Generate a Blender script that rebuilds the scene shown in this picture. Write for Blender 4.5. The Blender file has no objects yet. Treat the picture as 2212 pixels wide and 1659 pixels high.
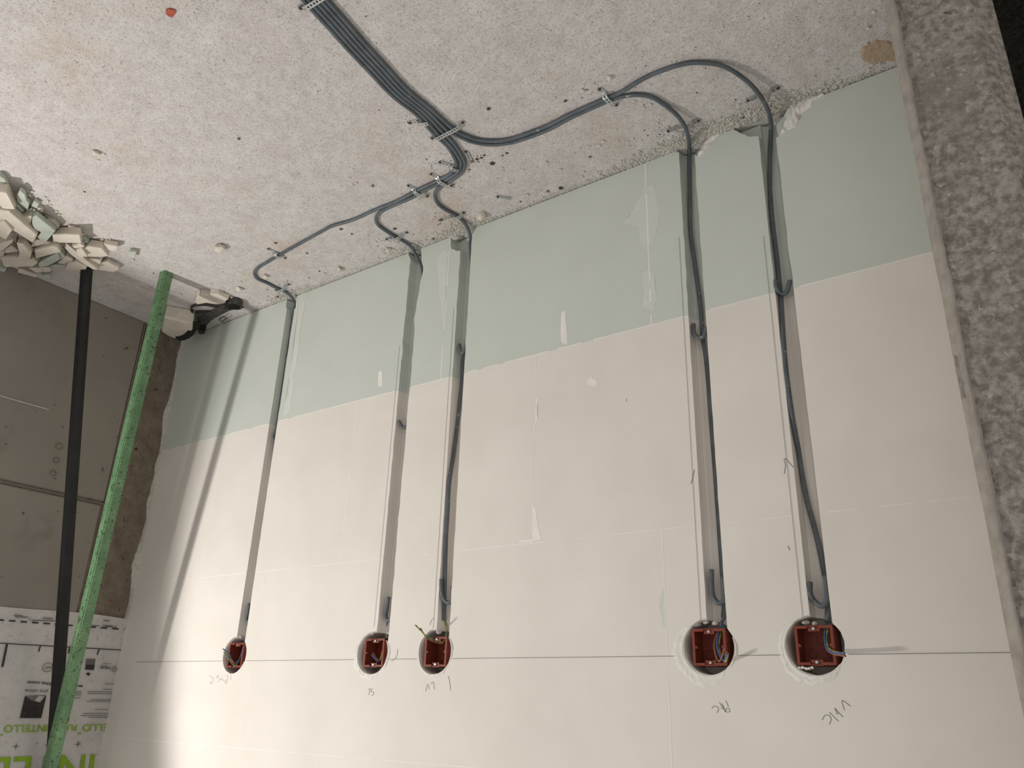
import bpy, bmesh, math, random
import numpy as np
from mathutils import Vector, Matrix, noise

# ------------------------------------------------------------------ camera, world, lamp, exposure
S = bpy.context.scene
COL = S.collection
F_PX, W, H = 1728.65, 2212, 1659
CAM = Vector((-0.7535, -1.6045, 1.3737))
PITCH, ROLL, YAW = -0.3861, math.pi + 0.0322, -0.6284      # the phone was held upside down
ROT = (Matrix.Rotation(YAW, 3, 'Z') @ Matrix.Rotation(math.pi/2, 3, 'X')
       @ Matrix.Rotation(PITCH, 3, 'X') @ Matrix.Rotation(ROLL, 3, 'Z'))
cd = bpy.data.cameras.new('camera'); cam = bpy.data.objects.new('camera', cd); COL.objects.link(cam)
cam.matrix_world = Matrix.Translation(CAM) @ ROT.to_4x4()
cd.sensor_fit = 'HORIZONTAL'; cd.sensor_width = 36; cd.lens = 36*F_PX/W; cd.clip_start = .02
S.camera = cam

wd = bpy.data.worlds.new('world'); S.world = wd; wd.use_nodes = True
wd.node_tree.nodes['Background'].inputs[0].default_value = (1.0, .985, .955, 1)
wd.node_tree.nodes['Background'].inputs[1].default_value = .57

LAMP = Vector((2.03, -1.45, 1.62))
ld = bpy.data.lights.new('work_lamp_offscreen', 'SPOT'); lo = bpy.data.objects.new('work_lamp_offscreen', ld); COL.objects.link(lo)
ld.energy = 104; ld.color = (1, .98, .945); ld.spot_size = math.radians(114.6); ld.spot_blend = .24; ld.shadow_soft_size = .06
lo.location = LAMP
lo.rotation_euler = Vector((-.87, .38, -.31)).to_track_quat('-Z', 'Y').to_euler()

S.view_settings.view_transform = 'Standard'; S.view_settings.look = 'None'
S.view_settings.gamma = 1; S.view_settings.use_curve_mapping = False
S.view_settings.exposure = .12

# ------------------------------------------------------------------ pixel -> place
FZ = .017                                    # slab level
XL = 2.068                                   # face of the concrete end wall
def ray(u, v): return ROT @ Vector(((u-W/2)/F_PX, -(v-H/2)/F_PX, -1))
def fl(u, v, z=FZ): r = ray(u, v); return CAM + r*((z-CAM.z)/r.z)
def wl(u, v, y=0.): r = ray(u, v); return CAM + r*((y-CAM.y)/r.y)
def lf(u, v, x=XL): r = ray(u, v); return CAM + r*((x-CAM.x)/r.x)
rnd = random.Random(7)

# ------------------------------------------------------------------ materials
def srgb(c): return tuple(((x/255)/12.92 if x/255 <= .04045 else ((x/255+.055)/1.055)**2.4) for x in c) + (1,)
def material(name, c, c2=None, scale=20., detail=4, rough=.85, bump=0., bscale=None, metal=0, specks=None, patches=None, contrast=.3, dist=.01):
    m = bpy.data.materials.new(name); m.use_nodes = True
    nt = m.node_tree; N = nt.nodes; Lk = nt.links
    b = N['Principled BSDF']; b.inputs['Roughness'].default_value = rough; b.inputs['Metallic'].default_value = metal
    b.inputs['Specular IOR Level'].default_value = .3
    tc = N.new('ShaderNodeTexCoord'); co = tc.outputs['Object']
    def ntex(sc, det=4, ro=.6):
        n = N.new('ShaderNodeTexNoise'); n.inputs['Scale'].default_value = sc; n.inputs['Detail'].default_value = det
        n.inputs['Roughness'].default_value = ro; Lk.new(co, n.inputs['Vector']); return n.outputs['Fac']
    def ramp(f, lo, hi):
        r = N.new('ShaderNodeMapRange'); r.inputs[1].default_value = lo; r.inputs[2].default_value = hi; Lk.new(f, r.inputs[0]); return r.outputs[0]
    def mix(a, bb, f):
        x = N.new('ShaderNodeMix'); x.data_type = 'RGBA'
        if isinstance(a, tuple): x.inputs[6].default_value = a
        else: Lk.new(a, x.inputs[6])
        x.inputs[7].default_value = bb; Lk.new(f, x.inputs[0]); return x.outputs[2]
    col = srgb(c)
    if c2: col = mix(col, srgb(c2), ramp(ntex(scale, detail), .5-contrast/2, .5+contrast/2))
    for (pc, sc, lo, hi) in (patches or []): col = mix(col, srgb(pc), ramp(ntex(sc, 5, .65), lo, hi))
    for (pc, sc, lo, hi) in (specks or []): col = mix(col, srgb(pc), ramp(ntex(sc, 2, .5), lo, hi))
    if isinstance(col, tuple): b.inputs['Base Color'].default_value = col
    else: Lk.new(col, b.inputs['Base Color'])
    if bump:
        bp = N.new('ShaderNodeBump'); bp.inputs['Strength'].default_value = bump; bp.inputs['Distance'].default_value = dist
        Lk.new(ntex(bscale or scale*3, 6, .65), bp.inputs['Height']); Lk.new(bp.outputs[0], b.inputs['Normal'])
    return m
M = {}
M['floor'] = material('slab_concrete', (206, 201, 198), (187, 181, 177), 30, 12, .95, .6, 45, contrast=.36, dist=.008,
    patches=[((188, 169, 152), 2.4, .57, .76), ((178, 168, 161), 7, .56, .95), ((214, 209, 204), 12, .54, .95), ((164, 154, 146), 120, .54, .74), ((216, 211, 205), 190, .54, .74)],
    specks=[((134, 123, 113), 330, .60, .72), ((110, 98, 88), 85, .75, .79), ((226, 222, 216), 420, .62, .74)])
M['green'] = material('green_plaster', (205, 209, 200), (199, 203, 194), 5, 3, .8, .10, 60, contrast=.5, dist=.002, specks=[((110, 108, 100), 55, .80, .83)])
M['white'] = material('white_plaster', (231, 224, 216), (220, 213, 204), 4, 3, .8, .10, 60, contrast=.5, dist=.002, specks=[((150, 140, 128), 48, .80, .83)])
M['filler'] = material('joint_filler', (238, 233, 226), (231, 225, 217), 30, 3, .85, .25, 120, dist=.002)
M['pinkfill'] = material('pinkish_filler', (213, 214, 207), (208, 210, 202), 30, 3, .85, .2, 120, dist=.002)
M['crumb'] = material('pale_mortar', (222, 218, 207), (202, 197, 185), 60, 4, .95, .8, 160)
M['dab'] = material('white_filler', (232, 228, 220), (220, 215, 206), 45, 4, .9, .35, 90, dist=.004)
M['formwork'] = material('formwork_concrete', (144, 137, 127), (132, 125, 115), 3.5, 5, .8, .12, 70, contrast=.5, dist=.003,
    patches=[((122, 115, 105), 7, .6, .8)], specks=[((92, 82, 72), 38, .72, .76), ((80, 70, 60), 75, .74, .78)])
M['mortar'] = material('brown_mortar', (138, 126, 111), (118, 106, 92), 25, 6, .95, .9, 60, specks=[((62, 46, 34), 22, .69, .73), ((84, 70, 58), 90, .66, .72)])
M['pillar'] = material('rough_concrete', (164, 156, 146), (118, 110, 102), 85, 7, .95, .9, 110, contrast=.24, dist=.005,
    patches=[((128, 120, 111), 6, .52, .72), ((182, 174, 165), 75, .57, .70)], specks=[((84, 76, 69), 26, .76, .79)])
M['band'] = material('smooth_edge_mortar', (164, 156, 147), (144, 136, 128), 40, 5, .95, .5, 90, dist=.003)
M['sheath'] = material('grey_cable_sheath', (98, 104, 108), (84, 90, 94), 30, 3, .42, 0, specks=[((176, 172, 164), 70, .70, .78)])
M['steel'] = material('galvanised_steel', (206, 208, 208), (178, 181, 182), 60, 3, .34, 0, metal=.75)
M['screw'] = material('screw_steel', (200, 200, 198), None, rough=.3, metal=.9)
M['dirt'] = material('dark_grit', (92, 84, 76), (60, 54, 48), 200, 3, .9, .4, 300)
M['box'] = material('red_brown_plastic', (132, 64, 48), (122, 56, 42), 40, 3, .5)
M['blue'] = material('blue_insulation', (78, 108, 160), None, rough=.4)
M['brown'] = material('brown_insulation', (146, 98, 78), None, rough=.4)
M['earth'] = material('green_yellow_insulation', (170, 168, 84), (98, 130, 78), 60, 1, .4, contrast=.05)
M['copper'] = material('copper', (210, 140, 100), None, rough=.3, metal=1)
M['greenpole'] = material('green_paint', (108, 140, 102), (88, 120, 86), 18, 4, .55, .1, 60,
    patches=[((126, 164, 120), 14, .6, .75)], specks=[((58, 76, 52), 75, .60, .70), ((48, 62, 42), 170, .61, .70)])
M['black'] = material('black_plastic', (34, 33, 32), (26, 25, 24), 20, 2, .5)
M['webbing'] = material('dark_webbing', (86, 82, 76), (60, 57, 53), 80, 3, .9, .5, 300)
M['membrane'] = material('membrane_fleece', (204, 200, 195), (190, 186, 181), 24, 4, .6, .25, 16, contrast=.5, dist=.01,
    patches=[((160, 156, 150), 60, .58, .72)])
M['ink'] = material('black_ink', (46, 42, 40), (60, 56, 54), 60, 2, .7)
M['greyink'] = material('grey_ink', (120, 116, 112), None, rough=.7)
M['greenink'] = material('green_ink', (140, 172, 44), (128, 160, 40), 40, 2, .7)
M['pencil'] = material('pencil', (132, 128, 122), None, rough=.7)
M['faint'] = material('faint_pencil', (178, 172, 164), None, rough=.7)
M['red'] = material('red_tile', (176, 92, 72), (160, 82, 64), 60, 3, .8, .3, 90)
M['tan'] = material('tan_mortar', (196, 174, 150), (184, 160, 136), 40, 4, .95, .8, 120)
M['chunkw'] = material('broken_white_plaster', (216, 207, 194), (202, 192, 178), 14, 5, .9, .5, 50, dist=.004)
M['chunkg'] = material('broken_green_plaster', (190, 196, 184), (172, 178, 166), 14, 5, .9, .5, 50, dist=.004)
M['stone'] = material('brown_stone', (132, 116, 100), (108, 94, 82), 60, 3, .9, .4, 120)

# ------------------------------------------------------------------ mesh helpers
class MB:
    def __init__(s): s.v = []; s.f = []
    def add(s, vs, fs):
        o = len(s.v); s.v += [tuple(p) for p in vs]; s.f += [tuple(i+o for i in f) for f in fs]; return s
    def box(s, lo, hi):
        x0, y0, z0 = lo; x1, y1, z1 = hi
        return s.add([(x0,y0,z0),(x1,y0,z0),(x1,y1,z0),(x0,y1,z0),(x0,y0,z1),(x1,y0,z1),(x1,y1,z1),(x0,y1,z1)],
                     [(0,3,2,1),(4,5,6,7),(0,1,5,4),(1,2,6,5),(2,3,7,6),(3,0,4,7)])
    def tube(s, pts, r, seg=10, cap=True):
        pts = [Vector(p) for p in pts]; n = len(pts); rs = r if isinstance(r, (list, tuple)) else [r]*n
        t = [(pts[min(i+1, n-1)]-pts[max(i-1, 0)]).normalized() for i in range(n)]
        up = Vector((0, 0, 1)) if abs(t[0].z) < .9 else Vector((1, 0, 0))
        a = t[0].cross(up).normalized(); vs = []; fs = []
        for i in range(n):
            a = (a - t[i]*a.dot(t[i])).normalized(); b = t[i].cross(a)
            for k in range(seg):
                an = 2*math.pi*k/seg; vs.append(pts[i] + (a*math.cos(an)+b*math.sin(an))*rs[i])
        for i in range(n-1):
            for k in range(seg):
                k2 = (k+1) % seg; fs.append((i*seg+k, i*seg+k2, (i+1)*seg+k2, (i+1)*seg+k))
        if cap: fs += [tuple(reversed(range(seg))), tuple(range((n-1)*seg, n*seg))]
        return s.add(vs, fs)
    def ribbon(s, pts, widths, dirs, nrm, t):
        # flat strip of thickness t: pts centreline, dirs width directions, nrm thickness direction(s)
        n = len(pts); vs = []; fs = []
        for i in range(n):
            w = widths[i] if isinstance(widths, (list, tuple)) else widths
            d = (dirs[i] if isinstance(dirs, list) else dirs); nn = (nrm[i] if isinstance(nrm, list) else nrm)
            p = Vector(pts[i]); d = Vector(d).normalized(); nn = Vector(nn).normalized()
            vs += [p-d*w/2, p+d*w/2, p+d*w/2+nn*t, p-d*w/2+nn*t]
        for i in range(n-1):
            a, b = 4*i, 4*i+4
            for k in range(4): fs.append((a+k, a+(k+1) % 4, b+(k+1) % 4, b+k))
        fs += [(3,2,1,0), tuple(4*(n-1)+k for k in range(4))]
        return s.add(vs, fs)
    def build(s, name, mat, parent=None, smooth=False):
        me = bpy.data.meshes.new(name); me.from_pydata(s.v, [], s.f)
        bm = bmesh.new(); bm.from_mesh(me); bmesh.ops.recalc_face_normals(bm, faces=bm.faces); bm.to_mesh(me); bm.free()
        me.materials.append(M[mat] if isinstance(mat, str) else mat)
        if smooth: me.polygons.foreach_set('use_smooth', [True]*len(me.polygons))
        return link(name, me, parent)
def link(name, me, parent=None):
    o = bpy.data.objects.new(name, me); COL.objects.link(o)
    if parent is not None:
        o.parent = parent; o.matrix_parent_inverse = Matrix.Translation(parent.location).inverted()
    return o
def empty(name, loc):
    o = bpy.data.objects.new(name, None); COL.objects.link(o); o.location = loc; o.empty_display_size = .05; return o
def tag(o, label=None, cat=None, group=None, kind=None):
    if label: o['label'] = label
    if cat: o['category'] = cat
    if group: o['group'] = group
    if kind: o['kind'] = kind
    return o
def smooth_path(P, sub=6):
    P = [Vector(p) for p in P]; Q = [P[0]*2-P[1]] + P + [P[-1]*2-P[-2]]; out = []
    for i in range(1, len(Q)-2):
        a, b, c, d = Q[i-1:i+3]
        for k in range(sub):
            t = k/sub; out.append(.5*((2*b)+(c-a)*t+(2*a-5*b+4*c-d)*t*t+(3*b-3*c+d-a)*t**3))
    out.append(P[-1]); return out
def prism(mb, top, depth_vec, jitter=0, bevel=.0):
    # polygon (list of Vector) extruded along depth_vec, with a softened broken edge
    n = len(top); c = sum(top, Vector())/n
    rings = [[c+(p-c)*(1-bevel)+Vector((0,0,0)) for p in top], [p+depth_vec*.12 for p in top], [c+(p-c)*(1+jitter*rnd.uniform(-1, .6))+depth_vec for p in top]]
    vs = [p for r in rings for p in r]; fs = [tuple(range(n)), tuple(reversed(range(2*n, 3*n)))]
    for r in range(2):
        for k in range(n): fs.append((r*n+k, r*n+(k+1) % n, (r+1)*n+(k+1) % n, (r+1)*n+k))
    return mb.add(vs, fs)
def lump(mb, c, r, sq=(1, 1, .7), seed=0, rough=.3, sub=1):
    bm = bmesh.new(); bmesh.ops.create_icosphere(bm, subdivisions=sub, radius=1)
    rot = Matrix.Rotation(seed*1.7, 3, 'Z')
    vs = []
    for v in bm.verts:
        n = v.co.normalized(); k = 1+rough*noise.noise(n*1.6+Vector((seed*3.1, seed*1.3, 0)))*1.6
        vs.append(Vector(c)+rot @ Vector((n.x*sq[0], n.y*sq[1], n.z*sq[2]))*r*k)
    mb.add(vs, [tuple(v.index for v in f.verts) for f in bm.faces]); bm.free(); return mb

# ------------------------------------------------------------------ floor
mb = MB()
mb.add([(-.81,-4,FZ),(3,-4,FZ),(3,.2,FZ),(-.81,.2,FZ),(-.81,-4,FZ-.2),(3,-4,FZ-.2),(3,.2,FZ-.2),(-.81,.2,FZ-.2)],
       [(0,1,2,3),(7,6,5,4),(0,4,5,1),(1,5,6,2),(2,6,7,3),(3,7,4,0)])
floor = tag(mb.build('floor', 'floor'), 'bare dusty concrete floor slab strewn with grit', kind='structure')
# tan mortar smear beside the pillar
def patch(name, mat, pts, nrm, t, parent, smooth=False):
    mb = MB(); n = len(pts); c = sum(pts, Vector())/n; nn = Vector(nrm)
    vs = [c+nn*t]; fs = []
    for k, p in enumerate(pts): vs.append(p+nn*t*.05)
    for k, p in enumerate(pts): vs.append(c+(p-c)*.86+nn*t)
    for k in range(n):
        k2 = (k+1) % n; fs += [(1+k, 1+k2, 1+n+k2, 1+n+k), (1+n+k, 1+n+k2, 0)]
    return mb.add(vs, fs).build(name, mat, parent, smooth)
def dense(pts, k=4, j=.0, plane='xz', seed=0):
    out = []
    r = random.Random(seed)
    for i in range(len(pts)):
        a, b = pts[i], pts[(i+1) % len(pts)]
        for q in range(k):
            p = a.lerp(b, q/k) if hasattr(a, 'lerp') else a
            d = Vector((r.uniform(-j, j), r.uniform(-j, j) if plane == 'xy' else 0, r.uniform(-j, j) if plane != 'xy' else 0))
            if plane == 'yz': d = Vector((0, r.uniform(-j, j), r.uniform(-j, j)))
            out.append(p+d)
    return out
patch('mortar_smear', 'tan', dense([fl(*p) for p in ((1858,112),(1872,92),(1900,84),(1940,92),(1940,126),(1890,140),(1866,132))], 4, .004, 'xy', 3), (0,0,1), .003, floor)

# ------------------------------------------------------------------ plaster block wall
TH = .10
mb = MB().box((-.81, TH, FZ), (2.068, TH+.06, 2.5)); wall = tag(mb.build('wall_back', 'white'), 'wall of pale plaster blocks, green at the foot, chased for cables', kind='structure')
CH = {1: (1.383, 1.425), 2: (.787, .831), 3: (.581, .623), 4: (-.138, -.096), 5: (-.342, -.302)}
BX = {1: 1.422, 2: .838, 3: .624, 4: -.097, 5: -.305}
ZB = 1.2455; R_HOLE = .0525
CD = .036
def tmp(mb): 
    o = mb.build('cutter', 'white'); return o
cutters = []
for k, (x0, x1) in CH.items():
    mb = MB(); n = 90; vs = []; fs = []
    amp = {1: .0012, 2: .0045, 3: .0022, 4: .0014, 5: .0012}[k]
    for i in range(n):
        z = -.02 + (ZB+.02)*i/(n-1)
        lowj = 1 if z < .5 else .45
        a = noise.noise(Vector((k*7.1, z*28, 0)))*amp*lowj; b = noise.noise(Vector((k*3.3, z*24, 5)))*amp*lowj*1.6
        if k == 2 and .03 < z < .20: b -= .012*math.sin((z-.03)/.17*math.pi)
        a2 = noise.noise(Vector((k*2.3, z*9, 9)))*.004
        xa, xb = x0+b, x1+a
        prof = [(xa, -.06), (xa, .022), (xa+.004, CD-.005+a2), (xa+.012, CD+a2), (xb-.012, CD+a2*.6), (xb-.003, CD-.006), (xb, .020), (xb, -.06)]
        vs += [(px, py, z) for px, py in prof]
    m = 8
    for i in range(n-1):
        for q in range(m): fs.append((i*m+q, i*m+(q+1) % m, (i+1)*m+(q+1) % m, (i+1)*m+q))
    fs += [tuple(reversed(range(m))), tuple(range((n-1)*m, n*m))]
    cutters.append((x0-.02, x1+.02, -.02, ZB, tmp(mb.add(vs, fs))))
for k, xc in BX.items():
    mb = MB(); n = 44; vs = []; fs = []
    for q in range(n):
        an = 2*math.pi*q/n; rr = R_HOLE*(1+.035*noise.noise(Vector((math.cos(an)*2.5+k*5, math.sin(an)*2.5, 0)))+rnd.uniform(-.008, .008))
        for y, s in ((-.05, 1.06), (0, 1.035), (.006, 1.0), (.064, .98)): vs.append((xc+rr*s*math.cos(an), y, ZB+rr*s*math.sin(an)))
    for q in range(n):
        a, b = q*4, ((q+1) % n)*4
        for j in range(3): fs.append((a+j, b+j, b+j+1, a+j+1))
    fs += [tuple(q*4 for q in range(n)), tuple(q*4+3 for q in reversed(range(n)))]
    cutters.append((xc-.07, xc+.07, ZB-.07, ZB+.07, tmp(mb.add(vs, fs))))
def chip(px, depth, seed):
    P = dense([wl(*p) for p in px], 4, .0018, 'xz', seed); mb = MB(); n = len(P); c = sum(P, Vector())/n
    vs = [p+Vector((0, -.05, 0)) for p in P]+[p+Vector((0, .004, 0)) for p in P]+[c+(p-c)*.86+Vector((0, depth, 0)) for p in P]; fs = [tuple(range(n)), tuple(reversed(range(2*n, 3*n)))]
    for r in (0, 1):
        for k in range(n): fs.append((r*n+k, r*n+(k+1) % n, (r+1)*n+(k+1) % n, (r+1)*n+k))
    xs = [p.x for p in P]; cutters.append((min(xs), max(xs), -.02, .15, tmp(mb.add(vs, fs))))
chip([(1560,272),(1583,279),(1601,288),(1619,296),(1645,294),(1679,296),(1702,279),(1716,262),(1728,235),(1650,235),(1560,255)], .022, 1)
chip([(1462,328),(1472,331),(1490,336),(1506,336),(1521,327),(1545,300),(1556,285),(1560,255),(1470,290)], .03, 2)
chip([(973,524),(974,536),(985,541),(1005,543),(1014,530),(1022,490),(1028,470),(975,500)], .034, 3)
chip([(884,556),(888,566),(903,570),(908,552),(904,535),(880,540)], .03, 4)
chip([(896,572),(903,570),(906,590),(901,600),(897,590)], .09, 6)
chip([(618,660),(622,672),(636,668),(646,650),(650,625),(620,640)], .026, 5)

rows = [(FZ+.004, .5, [2.063, 1.334, .667, 0, -.667, -.81], 'green'),
        (.5, 1.0, [2.063, 1.671, 1.004, .337, -.330, -.81], 'white'),
        (1.0, 1.5, [2.063, 1.328, .661, -.006, -.673, -.81], 'white'),
        (1.5, 2.0, [2.067, 1.671, 1.004, .337, -.330, -.81], 'white'),
        (2.0, 2.5, [2.067, 1.328, .661, -.006, -.673, -.81], 'white')]
blocks = []
dg = bpy.context.evaluated_depsgraph_get
for zi, (z0, z1, xs, mt) in enumerate(rows):
    for i in range(len(xs)-1):
        xa, xb = xs[i+1], xs[i]
        yo = rnd.uniform(-.0001, .0001)
        bm = bmesh.new(); bmesh.ops.create_cube(bm, size=1)
        for v in bm.verts: v.co = Vector(((xa+xb)/2+v.co.x*(xb-xa), TH/2+v.co.y*TH+ (yo if v.co.y < 0 else 0), (z0+z1)/2+v.co.z*(z1-z0)))
        me = bpy.data.meshes.new('plaster_block'); bm.to_mesh(me); bm.free(); me.materials.append(M[mt])
        o = link('plaster_block', me, wall)
        cs = [c for c in cutters if c[0] < xb and c[1] > xa and c[2] < z1 and c[3] > z0]
        for c in cs:
            md = o.modifiers.new('b', 'BOOLEAN'); md.operation = 'DIFFERENCE'; md.solver = 'EXACT'; md.object = c[4]
        if cs:
            bpy.context.view_layer.update()
            nm = bpy.data.meshes.new_from_object(o.evaluated_get(dg())); o.modifiers.clear(); o.data = nm
            nm.materials.clear(); nm.materials.append(M[mt]); nm.polygons.foreach_set('material_index', [0]*len(nm.polygons))
            nm.polygons.foreach_set('use_smooth', [False]*len(nm.polygons))
        blocks.append(o)
for c in cutters:
    me = c[4].data; bpy.data.objects.remove(c[4]); bpy.data.meshes.remove(me)

NY = Vector((0, -1, 0))
def clear_of(x, z, m=.004):
    for k, (a, b) in CH.items():
        if a-m < x < b+m and z < ZB: return False
    for k, xc in BX.items():
        if (x-xc)**2+(z-ZB)**2 < (R_HOLE+m)**2: return False
    return True
def joint(p, q, w, mat='filler', seed=0, t=.0001):
    # a smeared ribbon of filler along a joint, split where chases cross it
    p, q = Vector(p), Vector(q); L = (q-p).length; n = max(8, int(L/.012)); d = (q-p).normalized(); side = d.cross(NY)
    run, ws = [], []
    def flush():
        if len(run) > 2: MB().ribbon(list(run), list(ws), side, NY, t).build('joint_filler', mat, wall)
        run.clear(); ws.clear()
    for i in range(n+1):
        c = p.lerp(q, i/n); k = noise.noise(Vector((seed*9.7, i*.35, 0)))
        if not clear_of(c.x, c.z) or (k < -.32 and w < .01): flush(); continue
        run.append(c+NY*.00012+side*k*w*.25); ws.append(w*(.65+.7*abs(noise.noise(Vector((seed, i*.21, 3))))))
    flush()
sd = 0
for zi, (z0, z1, xs, mt) in enumerate(rows[:4]):
    for x in xs[1:-1]:
        sd += 1; joint((x, 0, z0+.002), (x, 0, z1-.002), .0045 if mt == 'green' else .0035, 'filler' if mt == 'green' else 'filler', sd)
    sd += 1
    if zi: joint((-.8, 0, z0-.0007), (2.05, 0, z0-.0007), .004 if zi == 1 else .003, 'filler', sd)
def rough_patch(name, px, mat, t, seed, cuts=3):
    P = dense([wl(*p) for p in px], 3, .0015, 'xz', seed); bm = bmesh.new(); vs = [bm.verts.new(p) for p in P]; f = bm.faces.new(vs)
    bmesh.ops.triangulate(bm, faces=[f]); bmesh.ops.subdivide_edges(bm, edges=bm.edges[:], cuts=cuts, use_grid_fill=True)
    bmesh.ops.triangulate(bm, faces=bm.faces[:])
    for v in bm.verts:
        edge = v.is_boundary; h = .55+.6*noise.fractal(Vector((v.co.x*45+seed, 0, v.co.z*45)), 1, 2, 3)
        v.co.y = -.0002 if edge else -t*max(.12, h)
    me = bpy.data.meshes.new(name); bm.to_mesh(me); bm.free(); me.materials.append(M[mat]); me.polygons.foreach_set('use_smooth', [True]*len(me.polygons))
    return link(name, me, wall)
# wide smears of filler left beside some joints
def smear(px, mat='pinkfill', seed=0, t=.0003, name='filler_smear'):
    return rough_patch(name, px, mat, t, seed, 2)
smear([(1385,420),(1392,405),(1412,400),(1424,440),(1422,480),(1410,530),(1388,530),(1376,490),(1345,480),(1360,470)], seed=1)
smear([(1388,590),(1396,583),(1414,590),(1418,640),(1412,672),(1390,665)], seed=2)
smear([(1212,676),(1219,672),(1224,700),(1226,745),(1212,740)], 'filler', 3)
smear([(640,640),(662,634),(652,700),(640,780),(628,860),(622,895),(612,897),(622,830),(634,740)], seed=4)
smear([(818,803),(826,800),(826,833),(816,836)], 'filler', 5)
smear([(1153,1090),(1157,1100),(1162,1135),(1169,1165),(1150,1170),(1120,1174),(1116,1168),(1147,1164)], 'filler', 6)
smear([(1157,855),(1162,870),(1161,905),(1155,920)], 'filler', 8)
smear([(1424,1290),(1434,1270),(1437,1330),(1438,1360),(1430,1345)], 'pinkfill', 9)
smear([(943,560),(958,540),(968,545),(962,640),(957,700),(950,640)], 'pinkfill', 10)
smear([(1266,830),(1276,812),(1290,826),(1292,834),(1280,836)], 'filler', 11)

# pencil marks
def pencil(px, w=.0012, mat='pencil', name='pencil_line'):
    P = smooth_path([wl(*p, -.0004) for p in px], 5) if len(px) > 2 else [wl(*p, -.0004) for p in px]
    dirs = []
    for i in range(len(P)):
        d = (P[min(i+1, len(P)-1)]-P[max(i-1, 0)]).normalized(); dirs.append(d.cross(NY))
    return MB().ribbon(P, w, dirs, NY, .0003).build(name, mat, wall)
def pline(x0, z0, x1, z1, w=.0007, mat='pencil'):
    return MB().ribbon([(x0, -.0009, z0), (x1, -.0009, z1)], w, Vector((x1-x0, 0, z1-z0)).cross(NY), NY, .0003).build('pencil_line', mat, wall)
edges = sorted(BX.values(), reverse=True); xs = [1.95]
for xc in edges: xs += [xc+R_HOLE+.006, xc-R_HOLE-.006]
xs.append(-.64)
for i in range(0, len(xs), 2): pline(xs[i], 1.2625, xs[i+1], 1.2625, .0010)
pline(-.289, .35, -.289, 1.2); pline(-.0835, .28, -.0835, 1.2); pline(.634, .28, .634, 1.19); pline(.843, .35, .843, 1.18, .0009, 'faint')
def strokes(off, sc, L, w=.0013, mat='pencil'):
    for s in L: pencil([(off[0]+x/sc, off[1]+y/sc) for x, y in s], w, mat, 'pencil_lettering')
strokes((1660,1230), 4.484, [[(735,1365),(711,1270),(795,1325)],[(720,1430),(680,1388),(640,1342)],[(640,1342),(655,1380),(662,1402)],[(662,1402),(678,1394),(690,1398)],[(676,1470),(632,1428),(590,1385)],[(520,1460),(545,1415),(585,1415),(605,1450),(590,1502)]], .0009)
strokes((1430,1200), 4.364, [[(600,1370),(612,1395),(625,1425)],[(603,1478),(606,1445),(630,1442),(637,1470),(612,1478)],[(540,1385),(570,1430),(598,1476)],[(564,1396),(582,1434),(598,1476)],[(552,1440),(586,1436)],[(470,1440),(490,1420),(522,1428),(532,1455),(518,1482)]], .0009)
strokes((740,1300), 6.913, [[(1242,1338),(1255,1270),(1275,1235),(1295,1310)],[(1315,1225),(1352,1200),(1365,1260),(1372,1312)]], .0009)
strokes((740,1300), 6.913, [[(375,1308),(408,1300),(400,1350),(392,1390)],[(452,1295),(425,1310),(430,1340),(462,1350),(455,1385),(435,1400)],[(1578,1108),(1600,1200),(1612,1330)],[(822,708),(815,790),(780,850),(730,890)],[(1306,348),(1330,270),(1365,245)]], .0009, 'pencil')
strokes((440,1280), 7.54, [[(85,1350),(150,1395),(135,1480),(108,1478),(118,1440)],[(190,1390),(240,1350),(215,1400)],[(235,1460),(260,1400),(290,1430)],[(300,1400),(320,1440)],[(345,1365),(395,1350),(385,1420),(365,1480),(345,1440),(385,1415)],[(445,1310),(440,1420)]], .0010, 'faint')
strokes((1560,860), 5.53, [[(850,830),(800,770),(755,725),(740,745),(755,800),(740,905)]], .0011)
strokes((1360,860), 5.53, [[(-40,10),(-38,40)]], .0009)
for a, b in (((1702,1180),(1706,1188)), ((1500,1015),(1493,1045))): pencil([a, b], .0014)

# white filler dabbed round the boxes, mortar left at broken edges
def ring_dab(k, a0, a1, w, seed, mat='dab', t=.003):
    xc = BX[k]; mb = MB(); n = int((a1-a0)/6)+2; vs = []; fs = []
    for i in range(n):
        an = math.radians(a0+(a1-a0)*i/(n-1)); e = math.sin(math.pi*i/(n-1))**.5 if 0 < i < n-1 else .05
        ww = w*e*(.7+.6*abs(noise.noise(Vector((seed*4.1, an*3.3, 0)))))
        r0 = R_HOLE*1.01
        for f, tt in ((0, .0), (.15, 1), (.4, .55+.5*noise.noise(Vector((seed, an*9, 1)))), (.7, .7+.5*noise.noise(Vector((seed, an*11, 4)))), (1, .0)):
            r = r0+ww*f; vs.append((xc+r*math.cos(an), -t*max(0, tt)*e-.0002, ZB+r*math.sin(an)))
    for i in range(n-1):
        for j in range(4): fs.append((i*5+j, i*5+j+1, (i+1)*5+j+1, (i+1)*5+j))
    mb.add(vs, fs).build('filler_dab', mat, wall)
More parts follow.
